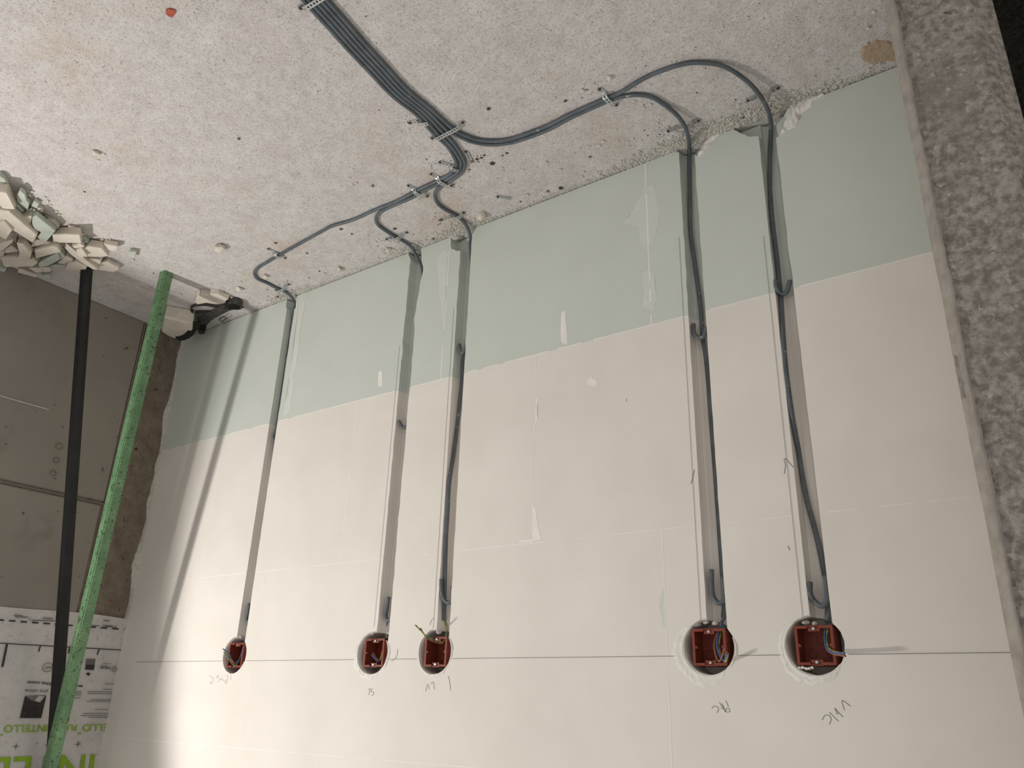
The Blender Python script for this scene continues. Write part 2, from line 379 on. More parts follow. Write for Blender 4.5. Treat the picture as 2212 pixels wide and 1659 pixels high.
# angles: 0 = +X, 90 = up
ring_dab(4, -50, 125, .034, 1, t=.0022); ring_dab(4, 130, 200, .008, 2); ring_dab(5, -50, 140, .022, 3, t=.0022); ring_dab(2, -70, 120, .022, 4, t=.004)
ring_dab(2, 120, 215, .010, 5); ring_dab(3, 20, 150, .010, 6); ring_dab(3, 150, 220, .006, 7); ring_dab(1, -60, 70, .008, 8, t=.002); ring_dab(1, 70, 160, .008, 9, t=.002)
def blob(name, px, y, r, seed, mat='dab', par=None, sq=(1, .35, .8)):
    return lump(MB(), wl(*px, y), r, sq, seed, .45, 2).build(name, mat, par or wall, True)
rough_patch('mortar_lump', [(1686,292),(1702,281),(1718,276),(1726,262),(1722,252),(1744,238),(1768,212),(1782,203),(1764,206),(1738,213),(1716,226),(1703,246)], 'dab', .010, 2)
rough_patch('mortar_lump', [(1508,338),(1522,329),(1540,306),(1554,290),(1562,279),(1548,282),(1534,294),(1524,308),(1512,325)], 'dab', .008, 5)
for i, (px, r) in enumerate([((985,512),.020),((994,500),.018),((512,1372),.010),((522,1376),.009),((815,1362),.010),((806,1368),.009),((948,1366),.009),((934,1362),.010),((1525,1344),.008),((1505,1350),.010),((1545,1346),.009),((1742,1345),.009),((1760,1347),.008)]):
    blob('mortar_lump', px, .012, r, i+20, 'crumb', sq=(1, .6, .55))

# ------------------------------------------------------------------ concrete end wall with formwork panels
mb = MB().box((XL+.006, -4, FZ), (XL+.25, .16, 2.5)); wleft = tag(mb.build('wall_left', 'mortar'), 'grey formwork-cast concrete wall beside the rubble', kind='structure')
def slab(name, y0, y1, z0, z1, x, mat, par):
    bm = bmesh.new(); bmesh.ops.create_cube(bm, size=1)
    for v in bm.verts: v.co = Vector(((x+XL+.02)/2+v.co.x*(XL+.02-x), (y0+y1)/2+v.co.y*(y1-y0), (z0+z1)/2+v.co.z*(z1-z0)))
    bmesh.ops.bevel(bm, geom=bm.edges[:], offset=.003, segments=2, affect='EDGES')
    me = bpy.data.meshes.new(name); bm.to_mesh(me); bm.free(); me.materials.append(M[mat]); return link(name, me, par)
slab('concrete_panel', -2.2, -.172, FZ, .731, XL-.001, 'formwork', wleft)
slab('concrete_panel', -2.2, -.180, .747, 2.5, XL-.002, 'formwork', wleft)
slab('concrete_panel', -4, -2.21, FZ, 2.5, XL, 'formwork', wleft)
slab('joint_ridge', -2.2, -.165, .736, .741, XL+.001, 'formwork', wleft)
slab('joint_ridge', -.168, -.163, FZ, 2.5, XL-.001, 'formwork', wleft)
# rough mortar strip between panel and plaster wall
mb = MB(); ny, nz = 14, 150; vs = []; fs = []
for i in range(nz):
    z = FZ+(2.45)*i/(nz-1)
    for j in range(ny):
        y = -.158+.17*j/(ny-1); d = noise.fractal(Vector((y*14, z*14, 2)), .9, 2, 4)*.005 + (.012 if noise.noise(Vector((y*26, z*9, 7))) > .52 else 0)
        vs.append((XL+.001+d, y, z))
for i in range(nz-1):
    for j in range(ny-1): fs.append((i*ny+j, i*ny+j+1, (i+1)*ny+j+1, (i+1)*ny+j))
mb.add(vs, fs).build('mortar_strip', 'mortar', wleft, True)
# pale mortar squeezed out along the edge of the plaster wall
mb = MB(); n = 120; vs = []; fs = []
for i in range(n):
    z = .03+1.12*i/(n-1); w = .004+.024*max(0, noise.noise(Vector((0, z*7, 1)))+.25)
    for (dy, dx) in ((.0, -.012), (-w*.5, -.006), (-w, .004)): vs.append((XL+dx, dy, z+rnd.uniform(-.003, .003)))
for i in range(n-1):
    for j in range(2): fs.append((i*3+j, i*3+j+1, (i+1)*3+j+1, (i+1)*3+j))
mb.add(vs, fs).build('mortar_edge', 'crumb', wleft)
# scratch across the panel, faint rings
for a, b, w in (((0,855),(105,885),.004),): MB().ribbon([lf(*a, XL-.003), lf(*b, XL-.003)], w, (0,0,1), (-1,0,0), .0005).build('scratch', 'crumb', wleft)
for px, r in (((128,964),.011),((122,993),.010),((115,1022),.010)):
    c = lf(*px, XL-.003); pts = [c+Vector((0, r*math.cos(a), r*math.sin(a))) for a in [2*math.pi*k/20 for k in range(21)]]
    MB().tube(pts, .0011, 5, False).build('ring_mark', 'mortar', wleft)

# ------------------------------------------------------------------ rough pillar (wall end) close to the camera
D0 = -.36
xr, xl = -.649, -.806
prof = []
def seg(a, b, n):
    for i in range(n): prof.append((a[0]+(b[0]-a[0])*i/n, a[1]+(b[1]-a[1])*i/n))
seg((xr, .9), (xr, -.34), 8); seg((xr, -.34), (xr-.013, D0), 5); seg((xr-.013, D0), (xl+.030, D0), 44); seg((xl+.030, D0), (xl, -.325), 9); seg((xl, -.325), (xl, .9), 8)
mb = MB(); nz = 330; m = len(prof); vs = []; fs = []
for i in range(nz):
    z = -.4+2.9*i/(nz-1)
    for j, (x, y) in enumerate(prof):
        q = Vector((x, y, z)); fr = 12 <= j < 13+44
        d = noise.fractal(q*32, 1.0, 2.2, 4)*(.0035 if fr else .0012)
        if fr and noise.noise(q*9+Vector((3, 1, 5))) > .22: d *= .25; d -= .001
        e = noise.noise(Vector((0, 3.3, z*11)))*.0018
        nx, ny = (0, -1) if 13 <= j < 13+44 else ((.7, -.7) if 8 <= j < 13 else ((-.7, -.7) if j < 66 and j >= 57 else (0, 0)))
        vs.append((x+nx*d+(e if 8 <= j < 14 else 0), y+ny*d, z))
for i in range(nz-1):
    for j in range(m): fs.append((i*m+j, i*m+(j+1) % m, (i+1)*m+(j+1) % m, (i+1)*m+j))
tag(mb.add(vs, fs).build('wall_right', 'pillar', None, True), 'rough mortar-smeared concrete wall end beside the plaster wall', kind='structure')
mb = MB(); n = 260; vs = []; fs = []
for i in range(n):
    z = -.3+2.75*i/(n-1); e = noise.noise(Vector((0, 3.3, (z)*11)))*.0018; w = .0035*noise.noise(Vector((4, 1, z*6)))+.0015*noise.noise(Vector((9, 1, z*40)))
    gap = .004 if .86 < z < .94 else 0
    vs += [(xr+.0012+e, -.338, z), (xr+.0010+e-gap, -.342, z), (xr-.012+e*.5, D0-.0030, z), (xr-.016-w, D0-.0036, z), (xr-.018-w, D0+.002, z)]
for i in range(n-1):
    for j in range(4): fs.append((i*5+j, i*5+j+1, (i+1)*5+j+1, (i+1)*5+j))
mb.add(vs, fs).build('edge_band', 'band', bpy.data.objects['wall_right'], True)
# light-blocking shell added beyond the wall end; its front wall keeps the gap black
mb = MB().box((-2.6, -.2, -2.6), (-2.5, 1.2, 2.5)).box((-2.6, .95, -2.6), (-.79, 1.05, 2.5)).box((-2.6, -.25, 2.4), (-.79, 1.05, 2.5)).box((-2.6, -.25, -2.6), (-.79, 1.05, -2.5))
mb.box((-.82, -.25, -2.6), (-.812, 1.05, -.2)).box((-2.6, -.26, -2.6), (-.93, -.2, 2.5))
tag(mb.build('wall_light_blocker', 'pillar'), 'added concrete shell that keeps light out beyond the wall end', kind='structure')

# ------------------------------------------------------------------ membrane with its print
my0, my1 = -1.4, .0
zb = lambda y: 1.118+.004*math.sin(y*11)
mb = MB(); ny, nz = 60, 60; vs = []; fs = []
for i in range(nz):
    for j in range(ny):
        y = my0+(my1-my0)*j/(ny-1); z = zb(y)+(2.45-zb(y))*i/(nz-1)
        q = Vector((0, y*5, z*5)); d = abs(noise.fractal(q, 1, 2, 3))*.004
        if y > -.14: d += .006*max(0, noise.noise(Vector((1, y*30, z*22))))
        vs.append((XL-.0045-d*.5, y, z))
o = len(vs)
for i in range(nz-1):
    for j in range(ny-1): fs.append((i*ny+j, i*ny+j+1, (i+1)*ny+j+1, (i+1)*ny+j))
memb = tag(mb.add(vs, fs).build('vapour_membrane', 'membrane', None, True), 'pale printed vapour membrane sheet fixed to the concrete wall', 'membrane')
XM = XL-.0088
def mline(a, b, w, mat='ink', name='printed_line'):
    A, B = lf(*a, XM), lf(*b, XM); d = (B-A).normalized()
    return MB().ribbon([A, B], w, d.cross(Vector((-1, 0, 0))), (-1, 0, 0), .0004).build(name, mat, memb)
def mpoly(px, mat='ink', name='printed_mark', lift=0):
    P = [lf(*p, XM-lift) for p in px]; n = len(P)
    return MB().add([p for p in P]+[p+Vector((-.0003, 0, 0)) for p in P], [tuple(range(n)), tuple(range(2*n-1, n-1, -1))]+[(k, (k+1) % n, n+(k+1) % n, n+k) for k in range(n)]).build(name, mat, memb)
Z4 = lambda x, y: (x/3.96, 1240+y/3.96)
def mtext(s, right, left, mat, top=None, shear=0., name='printed_text'):
    # right/left: zoom pixels of where the baseline starts and ends
    A, B = lf(*Z4(*right), XM), lf(*Z4(*left), XM)
    cu = bpy.data.curves.new('t', 'FONT'); cu.body = s; cu.size = 1; cu.extrude = .0; cu.shear = shear; cu.resolution_u = 3; cu.offset = .012
    ob = bpy.data.objects.new('t', cu); COL.objects.link(ob); bpy.context.view_layer.update()
    me = bpy.data.meshes.new_from_object(ob.evaluated_get(dg())); bpy.data.objects.remove(ob)
    xs = [v.co.x for v in me.vertices]; ys = [v.co.y for v in me.vertices]; w = max(xs)-min(xs); x0 = min(xs)
    sx = (B-A).length/w; hy = top if top else sx*.72; sy = hy/.72 if top else sx
    ex = (B-A).normalized(); ez = ex.cross(Vector((1, 0, 0))); 
    if ez.z < 0: ez = -ez
    for v in me.vertices: v.co = A+ex*((v.co.x-x0)*sx)+ez*(v.co.y*sy)
    me.materials.clear(); me.materials.append(M[mat]); me.name = name
    o = link(name, me, memb); return o
for k in range(12):
    x = -20+k*98
    if x > 1060: break
    y = 393+.076*x; mline(Z4(x, y), Z4(min(x+55, 1060), y+.076*55), .0045)
mline(Z4(-60, 588), Z4(1035, 650), .0028)
mline(Z4(60, 600), Z4(20, 795), .006); mline(Z4(345, 615), Z4(330, 665), .004); mline(Z4(595, 632), Z4(588, 680), .004); mline(Z4(848, 645), Z4(833, 690), .004)
# faint grey print bands along the edge
for (x0, x1, y) in ((120,190,352),(365,450,376),(270,470,395),(130,240,365),(790,850,440),(885,940,396),(880,960,440),(900,1000,448)): mline(Z4(x0, y), Z4(x1, y+5), .0035, 'greyink')
# round approval stamp
c = lf(*Z4(410, 798), XM); pts = [c+Vector((-.0004, .0165*math.cos(a), .0135*math.sin(a))) for a in [2*math.pi*k/24 for k in range(25)]]
MB().tube(pts, .0010, 5, False).build('printed_ring', 'greyink', memb)
mtext('wir', (445, 790), (385, 790), 'greyink', .010)
mtext('www.proclima.com', (712, 950), (238, 912), 'ink', .0105, .15)
mtext('pro clima', (412, 992), (215, 985), 'greyink', .0105)
mpoly([Z4(215,1040),Z4(265,1082),Z4(345,1100),Z4(397,1040),Z4(352,1232),Z4(170,1232)], name='printed_logo')
mpoly([Z4(225,1042),Z4(300,1038),Z4(325,1050),Z4(275,1085)], 'greyink', 'printed_logo')
mline(Z4(300,1040), Z4(392,1040), .0016); mline(Z4(392,1040), Z4(350,1098), .0016); mline(Z4(318,1050), Z4(275,1092), .0016)
mtext('NSAI', (945, 790), (862, 785), 'ink', .0105); mtext('Certified', (950, 762), (888, 760), 'greyink', .005)
mpoly([Z4(740,725),Z4(818,725),Z4(805,822),Z4(727,818)], 'greyink')
for k in range(7): mline(Z4(742-k*2, 735+k*8), Z4(814-k*2, 736+k*8), .0009, 'ink')
mpoly([Z4(738,775),Z4(810,778),Z4(803,820),Z4(730,816)], 'ink', lift=.0005)
mpoly([Z4(755,840),Z4(778,855),Z4(765,862),Z4(756,875),Z4(748,862),Z4(733,855)], 'ink')
for k in range(6):
    a = k*math.pi/3; cc = lf(*Z4(975, 812), XM)+Vector((-.0004, .007*math.cos(a), .007*math.sin(a)))
    MB().tube([cc+Vector((0, .0035*math.cos(b), .0035*math.sin(b))) for b in [2*math.pi*q/10 for q in range(11)]], .0006, 4, False).build('printed_ring', 'greyink', memb)
for (x0, x1, y) in ((628,700,1004),(630,700,1018),(630,696,1033),(632,692,1058),(880,960,985),(748,960,1006),(750,955,1022),(780,950,1074),(738,945,1088),(808,930,1158),(712,925,1192),(690,920,1210),(760,918,1225),(900,975,940)):
    mline(Z4(x0, y), Z4(x1, y+2), .0019, 'greyink')
mtext('INTELLO', (415, 1288), (42, 1295), 'greenink', .0215, -.1); mtext('®', (32, 1365), (2, 1365), 'greenink', .007)
mtext('INTELLO', (1085, 1282), (712, 1288), 'greenink', .0215, -.1); mtext('®', (700, 1350), (668, 1350), 'greenink', .007); mtext('PLUS', (665, 1288), (520, 1290), 'greenink', .0185, -.1)
for (x, y) in ((137,1475),(412,1466),(668,1456)):
    mline(Z4(x-26, y), Z4(x+26, y-2), .0016); mline(Z4(x+4, y-26), Z4(x-4, y+26), .0016)
mtext('INTELLO', (835, 1545), (-560, 1590), 'greenink', .085, -.1)

# ------------------------------------------------------------------ green prop, black bar
b0 = fl(360, 590); bt = lf(110, 1650, 1.90); a = .034; rt = empty('green_pole', (b0.x, b0.y, FZ)); dv = (bt-b0)
sh = lambda z: b0+dv*((z-FZ)/dv.z)
bm = bmesh.new(); bmesh.ops.create_cube(bm, size=1)
for v in bm.verts:
    c = sh(FZ if v.co.z < 0 else 2.30); v.co = Vector((c.x+v.co.x*a, c.y+v.co.y*a, c.z))
bmesh.ops.bevel(bm, geom=[e for e in bm.edges if abs(e.verts[0].co.z-e.verts[1].co.z) > 1], offset=.0035, segments=3, affect='EDGES')
me = bpy.data.meshes.new('bar'); bm.to_mesh(me); bm.free(); me.materials.append(M['greenpole']); link('bar', me, rt)
c = sh(2.30); MB().box((c.x-.019, c.y-.019, 2.30), (c.x+.019, c.y+.019, 2.312)).build('end_cap', 'greenpole', rt)
tag(rt, 'green square pole spattered with dark spots leaning in the corner', 'pole')
p0 = fl(188, 572, FZ+.012); p1 = lf(112, 1659, 2.0); d = (p1-p0)
rb = empty('black_bar', p0); MB().tube([p0, p0+d*1.16], .0195, 8).build('tube', 'black', rb)
MB().tube([p0+d*1.16, p0+d*1.165], .021, 8).build('end_cap', 'black', rb)
tag(rb, 'black plastic tube leaning from the rubble to the concrete wall', 'tube')

# ------------------------------------------------------------------ flush boxes
def flush_box(k, label):
    xc = BX[k]; rt = empty('flush_box', (xc, .03, ZB)); h = .0355; t = .0026; y0, y1 = .005, .052
    sh = MB()
    sh.box((xc-h, y1-t, ZB-h), (xc+h, y1, ZB+h))
    sh.box((xc-h, y0, ZB-h), (xc-h+t, y1, ZB+h)); sh.box((xc+h-t, y0, ZB-h), (xc+h, y1, ZB+h))
    sh.box((xc-h, y0, ZB+h-t), (xc+h, y1, ZB+h))
    sh.box((xc-h, y0, ZB-h), (xc-.020, y1, ZB-h+t)); sh.box((xc+.004, y0, ZB-h), (xc+h, y1, ZB-h+t)); sh.box((xc-.020, y0, ZB-h), (xc+.004, .016, ZB-h+t)); sh.box((xc-.020, .044, ZB-h), (xc+.004, y1, ZB-h+t))
    sh.build('shell', 'box', rt)
    r = MB(); e = .0052
    r.box((xc-h, y0-.003, ZB-h), (xc-h+e, y0, ZB+h)); r.box((xc+h-e, y0-.003, ZB-h), (xc+h, y0, ZB+h))
    for s in (-1, 1):
        zz = sorted((ZB+s*h, ZB+s*(h-e)))
        r.box((xc-h+e, y0-.003, zz[0]), (xc-.011, y0, zz[1])); r.box((xc+.011, y0-.003, zz[0]), (xc+h-e, y0, zz[1]))
    for s in (-1, 1):
        zz = sorted((ZB+s*h, ZB+s*(h-.0012))); r.box((xc-h, y0-.0028, zz[0]), (xc+h, y0-.0002, zz[1]))
    r.build('rim', 'box', rt)
    for s in (-1, 1):
        zz = sorted((ZB+s*(h+.001), ZB+s*(h-.010)))
        tb = MB().box((xc-.011, y0+.001, zz[0]), (xc+.011, y0+.009, zz[1])).build('screw_tab', 'box', rt)
        c = Vector((xc, y0-.001, ZB+s*(h-.0055)))
        MB().tube([c+Vector((0, .004, 0)), c, c-Vector((0, .0012, 0))], [.0036, .0036, .0026], 12).build('screw', 'screw', tb)
        sx = xc+s*(h-.006); c = Vector((sx, 0, ZB))
        MB().tube([c+Vector((0, y0-.002, 0)), c+Vector((0, y0+.012, 0))], .0034, 10).build('screw_lug', 'box', rt)
    for dx, dz in ((-.018, .012), (.018, .012), (.0, -.014)):
        c = Vector((xc+dx, y1-t-.0004, ZB+dz)); MB().tube([c+Vector((.0085*math.cos(q), 0, .0085*math.sin(q))) for q in [2*math.pi*j/18 for j in range(19)]], .0006, 4, False).build('knockout_ring', 'box', rt)
    tag(rt, label, 'electrical box', 'flush boxes in the plaster wall'); return rt
NM = {1: 'the faint pencilled word', 2: 'the pencilled letters SL', 3: 'the pencilled letters LV', 4: 'the pencilled letters PAC', 5: 'the pencilled letters VMC'}
for k in range(1, 6): flush_box(k, 'red-brown flush box sunk in a round hole by '+NM[k])
# plaster crust on two boxes
for px, par in (((1741,1443), 5),):
    c = wl(*px, .001)
    mb = MB()
    for i in range(6): lump(mb, c+Vector((-.011+.0045*i, 0, rnd.uniform(-.001, .001))), .0036, (1, .7, .8), i, .4)
    tag(mb.build('plaster_crust', 'dab', wall, True))

# ------------------------------------------------------------------ cables
RC = .0053
zc = FZ+RC
Z1 = lambda L, ox, oy, sc: [(ox+x/sc, oy+y/sc) for x, y in L]
trunk = [(655,-32),(681,0),(726,50),(770,100),(817,150),(864,200),(914,240)]
def trunk_off(k):
    out = []
    P = [fl(u, v, zc) for u, v in trunk]
    for i, p in enumerate(P):
        d = (P[min(i+1, len(P)-1)]-P[max(i-1, 0)]).normalized(); nrm = Vector((d.y, -d.x, 0))
        if (fl(trunk[i][0]+10, trunk[i][1]-8)-fl(*trunk[i])).dot(nrm) < 0: nrm = -nrm
        sp = .0112 if i < 6 else .0108
        out.append(p+nrm*k*sp)
    return out
def F(L, dz=0): return [fl(u, v, zc+(dz[i] if isinstance(dz, list) else dz)) for i, (u, v) in enumerate(L)]
def inchase(u, v, y, k, r):
    p, q = wl(u, v, 0), wl(u, v, .01); g = (q.x-p.x)/.01; lim = (CH[k][1]-r-.0008-p.x)/g
    return wl(u, v, max(-.004, min(y, lim)))
def Wd(L, y, k=None): return [(inchase(u, v, y[i] if isinstance(y, list) else y, k, RC) if k else wl(u, v, y[i] if isinstance(y, list) else y)) for i, (u, v) in enumerate(L)]
paths = {}
q4 = lambda L: Z1(L, 880, 240, 8.733)
paths[1] = trunk_off(-2)+F(q4([(510,440),(650,560),(790,705),(900,900),(925,985),(880,1100),(780,1200),(590,1302),(300,1438),(100,1540)])
    +[(854,436),(809,454),(763,474.6),(718,488),(695,500),(662,518),(605,550),(571,570),(558,578),(550,589),(556,602),(576,611),(596,621.5),(613,629)])
paths[1] += [fl(630, 642, zc+.012)]+Wd([(636,657),(632,690),(622,760),(606,870),(594,960)], [.018,.026,.027,.027,.027])
paths[1] += [Vector((1.390, .026, .70)), Vector((1.392, .022, .80)), Vector((1.391, .024, .95)), Vector((1.391, .026, 1.10)), Vector((1.393, .028, 1.18))]
paths[2] = trunk_off(-1)+F(q4([(575,420),(700,525),(860,700),(985,900),(1012,1000),(980,1110),(875,1205),(660,1335),(420,1448),(220,1540)])
    +[(893,425),(876,433),(845,446),(822,457.6),(813,470),(815,483.6),(831,497),(851,509.6),(876,524)])
paths[2] += [fl(892, 538, zc+.010)]+Wd([(899,552)], .012)+[Vector((.795, .026, .10)), Vector((.793, .027, .25)), Vector((.794, .027, .5)), Vector((.797, .024, .78)), Vector((.800, .020, .86)), Vector((.798, .022, .96)), Vector((.797, .027, 1.08)), Vector((.801, .029, 1.17))]
paths[3] = trunk_off(0)+F(q4([(660,385),(790,510),(945,700),(1058,900),(1085,1000),(1055,1110),(955,1215),(740,1365),(610,1435),(540,1520)])
    +[(940,421),(941,431),(949,443),(964,454),(985,465.5),(1000,477)])
paths[3] += [fl(1010, 493, zc+.010), wl(1016, 512, .004), wl(1016, 535, .018)]+[Vector((.588, .027, .22)), Vector((.588, .028, .40))]+Wd([(1001,771),(997,831),(989,906),(980,982),(970.5,1045),(967.5,1099),(964,1157),(962,1216),(960.5,1275),(959.7,1320),(960,1340)], .026, 3)
c45 = [(820,300),(950,392),(1100,462),(1300,532),(1500,560),(1700,562),(1900,535)]
paths[4] = trunk_off(1)+F(q4([(735,345),(870,425),(1000,492),(1150,555),(1300,597),(1500,630),(1700,632),(1900,602)])
    +[(1120,304),(1180,282),(1234,254),(1302,223),(1332,211.5),(1370,205),(1405,209),(1432,224)])
paths[4] += [fl(1459,245.5,zc+.006), fl(1478,270,zc+.012), fl(1486,294,zc+.02)]+Wd([(1489,320),(1488.5,359),(1489.6,413),(1490.5,458),(1492,500),(1498,548),(1506,608),(1514,669),(1518,729),(1524,765),(1530,825),(1535,895),(1545,1020),(1555,1160),(1562,1260),(1564.5,1303),(1563,1335)], [.012]+[.026]*16, 4)
paths[5] = trunk_off(2)+F(q4(c45)+[(1120,295),(1180,272.6),(1234,245.5),(1302,215.6),(1343,198),(1383,173.6),(1424,154.6),(1478,138),(1519,135.6)])
paths[5] += [fl(1560,142,zc+.004), fl(1595,161,zc+.008), fl(1625,186,zc+.012), fl(1646,213,zc+.018), fl(1660,240,zc+.024)]+Wd([(1665,264),(1665,292),(1663,340),(1663,400),(1666,450),(1671,500),(1678,555),(1682.5,601),(1687,645),(1690,693),(1693,741),(1698,801),(1707,870),(1714,914),(1724,968.5),(1734,1032),(1744.5,1086),(1757,1131),(1769,1180),(1779,1230),(1786,1264),(1788.5,1297),(1788,1326),(1787,1343)], [.008]+[.026]*23, 5)
DEST = {1: 'past the green prop into the chase nearest the end wall', 2: 'to the box marked SL', 3: 'to the box marked LV', 4: 'to the box marked PAC', 5: 'in a wide arc to the box marked VMC'}
wires = {
 1: [('blue', [(532,1345,.03),(530,1375,.03),(519,1420,.012),(505,1431,-.002),(494,1412,-.03),(482,1402,-.05)]), ('earth', [(533,1345,.032),(531,1378,.03),(518,1425,.012),(505,1436,-.002),(493,1420,-.028),(484,1409,-.046)]), ('brown', [(534,1346,.034),(531,1380,.034),(520,1424,.016),(508,1434,.0),(500,1424,-.018)])],
 2: [('blue', [(838,1340,.03),(834,1375,.035),(826,1412,.03),(819,1430,.016),(811,1424,.004),(804,1415,-.01)]), ('brown', [(839,1340,.032),(835,1380,.036),(826,1415,.032),(820,1428,.018),(812,1420,.008),(807,1411,-.006)]), ('earth', [(837,1340,.034),(836,1375,.036),(829,1400,.034),(821,1427,.02)])],
 3: [('earth', [(961,1342,.026),(966,1360,.03),(958,1386,.024),(942,1383,.010),(925,1378,-.012),(908,1361,-.05),(898,1351,-.07)]), ('brown', [(962,1342,.028),(966,1362,.032),(957,1388,.024),(941,1387,.010),(925,1380,-.010),(914,1367,-.035),(909,1358,-.05)]), ('blue', [(960,1342,.03),(965,1362,.034),(956,1382,.024),(942,1379,.012),(927,1376,-.006)])],
 4: [('blue', [(1563,1336,.026),(1558,1350,.028),(1551,1374,.024),(1549,1395,.018),(1556,1418,.008),(1565,1427,-.006),(1570,1410,-.03)]), ('brown', [(1561,1337,.028),(1553,1358,.030),(1543,1390,.022),(1546,1415,.012),(1553,1429,.004),(1560,1418,-.004),(1563,1405,-.008)]), ('earth', [(1564,1337,.03),(1560,1352,.03),(1555,1378,.026),(1553,1398,.02),(1559,1420,.008),(1567,1429,-.006),(1573,1414,-.028)])],
 5: [('blue', [(1785,1344,.026),(1784,1352,.028),(1781.5,1376,.022),(1785,1399,.008),(1798,1409,-.012),(1812,1411,-.03),(1824,1412,-.05)]), ('earth', [(1789,1344,.028),(1789,1354,.028),(1786,1378,.022),(1789,1398,.008),(1800,1407,-.012),(1813,1410,-.03),(1824,1411,-.048)]), ('brown', [(1787,1345,.030),(1786,1354,.03),(1783,1380,.024),(1786,1402,.010),(1799,1412,-.012),(1813,1415,-.03),(1826,1417,-.052)])]}
for k in range(1, 6):
    P = smooth_path(paths[k], 6); root = empty('electrical_cable', (P[0].x, P[0].y, FZ))
    MB().tube(P, RC, 10).build('sheath', 'sheath', root, True)
    for mt, L in wires[k]:
        Q = smooth_path([P[-1]+(P[-2]-P[-1])*.3]+[wl(u, v, y) for u, v, y in L], 6); w = MB().tube(Q, .0019, 8).build('wire', mt, root, True)
        d = (Q[-1]-Q[-2]).normalized(); MB().tube([Q[-1], Q[-1]+d*.004], .0008, 6).build('copper_end', 'copper', w)
    tag(root, 'grey sheathed cable running '+DEST[k], 'cable', 'cables strapped to the floor')

# U-bent cable offcuts that wedge the cables in the chases
hooks = [(5, 'lower', [(1673,606),(1677,620.5),(1688,634),(1700,630),(1707,606)], .010), (5, 'upper', [(1750,1259),(1750,1281),(1758,1297),(1774,1309),(1785,1299),(1786,1275),(1782.5,1243)], .009),
 (4, 'lower', [(1498,700),(1498.6,717),(1504.6,726.6),(1514,730),(1521.5,724),(1526,706)], .010), (4, 'upper', [(1537,1230),(1537.7,1275.6),(1544.6,1296),(1555,1303),(1565,1289),(1564,1246)], .009),
 (3, 'lower', [(992,744),(993.5,756),(999.5,762),(1005.6,753),(1010,735)], .010), (3, 'upper', [(953,1251.6),(953.5,1277),(960,1296),(970,1302),(978,1290),(979,1265)], .009),
 (2, 'lower', [(862,909.6),(867,919),(875,924),(884,916),(888,900)], .010), (2, 'upper', [(840,1289),(836,1313),(833,1331),(838,1340),(846,1334),(850,1312)], .014),
 (1, 'lower', [(596,928),(592,942),(595,951),(602,950),(608,930)], .014), (1, 'upper', [(539,1303),(535,1325),(533,1338),(538,1343),(545,1335),(548,1315)], .014)]
CN = {1: 'chase nearest the end wall', 2: 'SL chase', 3: 'LV chase', 4: 'PAC chase', 5: 'VMC chase'}
for k, ud, L, y in hooks:
    Q = smooth_path([inchase(u, v, y, k, .0052) for u, v in L], 6)
    x0, x1 = CH[k]
    for p in Q: p.x = min(max(p.x, x0+.005), x1-.005)
    o = MB().tube(Q, .0052, 10).build('cable_offcut', 'sheath', None, True)
    tag(o, 'U-bent cable offcut wedged in the %s, %s' % (CN[k], 'close to the box' if ud == 'upper' else 'lower down'), 'cable clip', 'cable offcuts wedged in the chases')

# ------------------------------------------------------------------ perforated straps
def strap(A, B, s0, s1, h, label, bw=.0125, cat='strap', tail=.0):
    A, B = fl(*A, FZ+.0012), fl(*B, FZ+.0012); L = (B-A).length; d = (B-A).normalized(); side = Vector((-d.y, d.x, 0))
    def prof(s):
        u = s/L; r = .14
        f = min(1, max(0, (u-s0+r)/r))*min(1, max(0, (s1+r-u)/r)); f = f*f*(3-2*f); return A+d*s+Vector((0, 0, h*f+ .002*math.sin(u*9)*tail))
    root = empty('perforated_strap', A); mb = MB(); cell = .0085; n = max(3, int(L/cell)); cell = L/n; hr = .0026; seg = 8
    for i in range(n):
        c0, c1 = i*cell, (i+1)*cell; cm = (c0+c1)/2
        outer = [(c0,-1),(cm,-1),(c1,-1),(c1,0),(c1,1),(cm,1),(c0,1),(c0,0)]; angs = [225,270,315,0,45,90,135,180]
        vs = []
        for (s, t) in outer: vs.append((s, t*bw/2))
        for a in angs: vs.append((cm+hr*math.cos(math.radians(a)), hr*math.sin(math.radians(a))))
        V3 = [prof(s)+side*t for s, t in vs]; up = Vector((0, 0, .0009)); fs = []
        for q in range(8):
            q2 = (q+1) % 8; fs += [(q, q2, 8+q2, 8+q), (16+q, 24+q, 24+q2, 16+q2), (8+q, 8+q2, 24+q2, 24+q)]
        for q in (0, 1, 4, 5): fs.append((q, 16+q, 16+(q+1) % 8, (q+1) % 8))
        if i == 0: fs += [(6, 22, 23, 7), (7, 23, 16, 0)]
        if i == n-1: fs += [(2, 18, 19, 3), (3, 19, 20, 4)]
        mb.add(V3+[p+up for p in V3], fs)
    mb.build('band', 'steel', root)
    for s in ((.05,) if s1 > .9 else (.05, .95)):
        c = prof(L*s)+Vector((0, 0, .0008)); MB().tube([c, c+Vector((0, 0, .0016)), c+Vector((0, 0, .0026))], [.0042, .0040, .0022], 10).build('nail_head', 'dirt', root)
    tag(root, label, cat, 'perforated straps holding the cables')
hc = 2*RC+.0012
strap((646,19), (715,-24), .2, .85, hc, 'perforated steel strap over all five cables, far from the plaster wall')
strap((884,265), (925,259), .55, 1.3, hc, 'short perforated strap over one outer cable beside the longest strap')
strap((930,300), (1003,262), .22, .80, hc, 'longest perforated strap, crossing all five cables where they divide')
strap((948,349), (990,362), .62, 1.3, hc, 'perforated strap gripping the inside of the three-cable bend')
strap((929,374), (978,402), .42, .82, hc, 'shiny perforated strap over three cables just after the bend')
